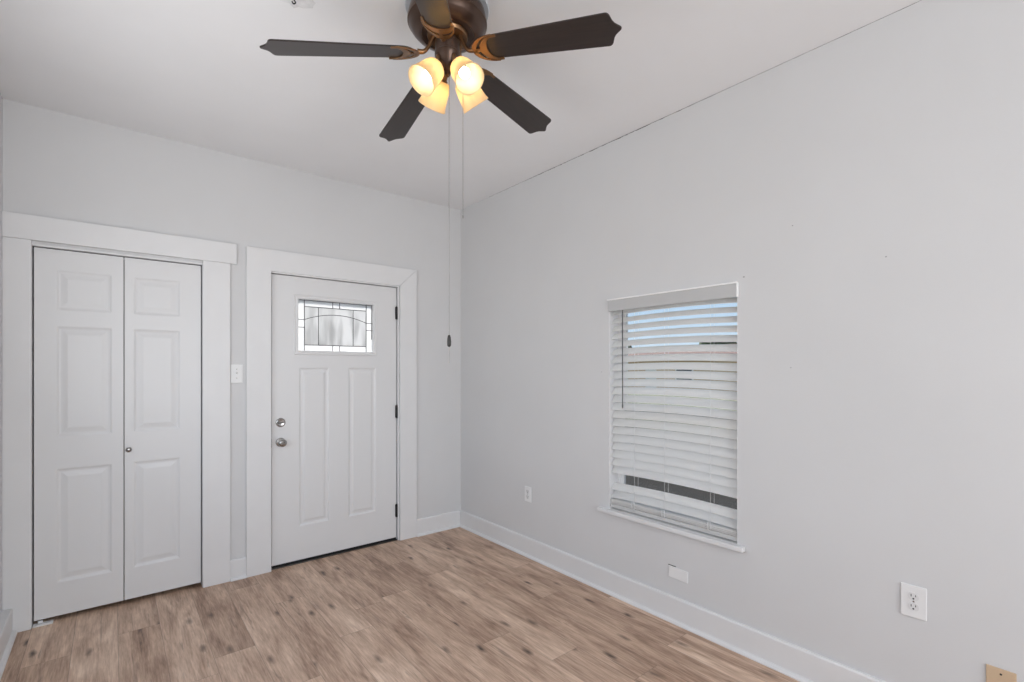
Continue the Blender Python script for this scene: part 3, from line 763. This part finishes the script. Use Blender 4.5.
# pull chains
def chain(x, y, ztop, zbot):
    bm = tube(bmesh.new(), [(x, y, ztop - H), (x, y, zbot - H)], 0.0011, 6)
    return bm
c1 = fp('pull_chain', chain(0.0015, -0.009, 2.54, 1.412), M_CHAIN)
fb = lathe(bmesh.new(), [(0, 0), (0.0045, 0.0005), (0.0078, 0.006), (0.0082, 0.020), (0.0070, 0.036), (0.0040, 0.046), (0, 0.047)], 16, Matrix.Translation((0.0015, -0.009, 1.475 - H)))
fo = link('chain_fob', fb, M_FOB, c1, smooth=True)
c2 = fp('pull_chain', chain(0.0432, -0.0435, 2.59, 1.985), M_CHAIN)
link('chain_fob', lathe(bmesh.new(), [(0, 0), (0.0022, 0.001), (0.0024, 0.010), (0.001, 0.014), (0, 0.014)], 10, Matrix.Translation((0.0432, -0.0435, 1.976 - H))), M_CHAIN, c2, smooth=True)

# plaster patch and screw hook on the ceiling
random.seed(9)
pts = []
for i in range(22):
    th = 2 * PI * i / 22; rr = 0.055 * (0.8 + 0.35 * random.random()); pts.append((-1.866 + rr * 1.3 * math.cos(th + .5), -1.700 + rr * math.sin(th + .5)))
bm = bmesh.new(); prism(bm, pts, 0.0012, Matrix.Translation((0, 0, H - 0.0012)))
struct('ceiling_patch', bm, M_PATCH)
hk = tube(bmesh.new(), smooth_path([(-1.867, -1.704, H - 0.0005), (-1.867, -1.704, H - 0.012), (-1.860, -1.702, H - 0.020), (-1.867, -1.700, H - 0.026), (-1.873, -1.702, H - 0.020)], 4), 0.0026, 8)
tag(link('ceiling_hook', hk, M_BLACK, smooth=True), 'tiny dark screw hook in a rough patch of ceiling plaster', 'hook')

# ------------------------------------------------------------------ outside
struct('ground_bounce', bx(0.2, 3.2, -8, 6, -0.75, -0.545), M_BOUNCE)  # unseen pale slab added to bounce sunlight up onto the blind slats
struct('ground', bx(-60, 11, -60, 60, -0.75, -0.55), M_CONCRETE)
struct('ground_lawn', bx(11, 120, -60, 120, -0.75, -0.54), M_GRASS)
ho = thing('house', 'low tan house with a brown roof across the street, glimpsed through the blind', 'house', (31, 17, -0.54))
link('house_wall', bx(0, 9, -8, 9, 0, 2.55), M_HWALL, ho)
bm = bmesh.new()
prism(bm, [(-0.6, 2.55), (9.6, 2.55), (4.5, 3.9)], 18.0, Matrix(((1, 0, 0, 0), (0, 0, 1, -8.5), (0, 1, 0, 0), (0, 0, 0, 1))))
link('house_roof', bm, M_HROOF, ho)
for y in (-6, -1, 5):
    f = link('house_window', bx(-0.06, 0.02, y, y + 1.5, 0.9, 2.1), M_HTRIM, ho)
    link('pane', bx(-0.08, -0.05, y + 0.12, y + 1.38, 1.02, 1.98), M_HGLASS, f)
link('house_door', bx(-0.05, 0.02, 2.2, 3.2, 0, 2.1), M_HTRIM, ho)
def tree(x, y, h, rr, seed, label):
    t = thing('tree', label, 'tree', (x, y, -0.54), group='trees across the street')
    random.seed(seed)
    link('trunk', tube(bmesh.new(), [(0, 0, 0), (0.05, 0.05, h * 0.4), (0, 0.1, h * 0.7)], [0.22, 0.17, 0.10], 10), M_BARK, t, smooth=True)
    bm = bmesh.new()
    for i in range(16):
        c = Vector((random.uniform(-1, 1) * rr * 0.75, random.uniform(-1, 1) * rr * 0.75, h * 0.72 + random.uniform(-0.5, 0.5) * rr * 0.75))
        q = bmesh.ops.create_icosphere(bm, subdivisions=3, radius=rr * random.uniform(0.28, 0.5), matrix=Matrix.Translation(c))
        for v in q['verts']: v.co += (v.co - c) * random.uniform(-0.22, 0.22)
    link('crown', bm, M_LEAF, t)
tree(38, 30, 4.6, 2.2, 1, 'dark tree at the left end of the tan house, glimpsed through the blind')
tree(50, 24, 5.2, 2.4, 2, 'dark tree behind the roof of the tan house, glimpsed through the blind')
tree(33, 5.5, 4.2, 2.0, 3, 'dark tree at the right end of the tan house, glimpsed through the blind')
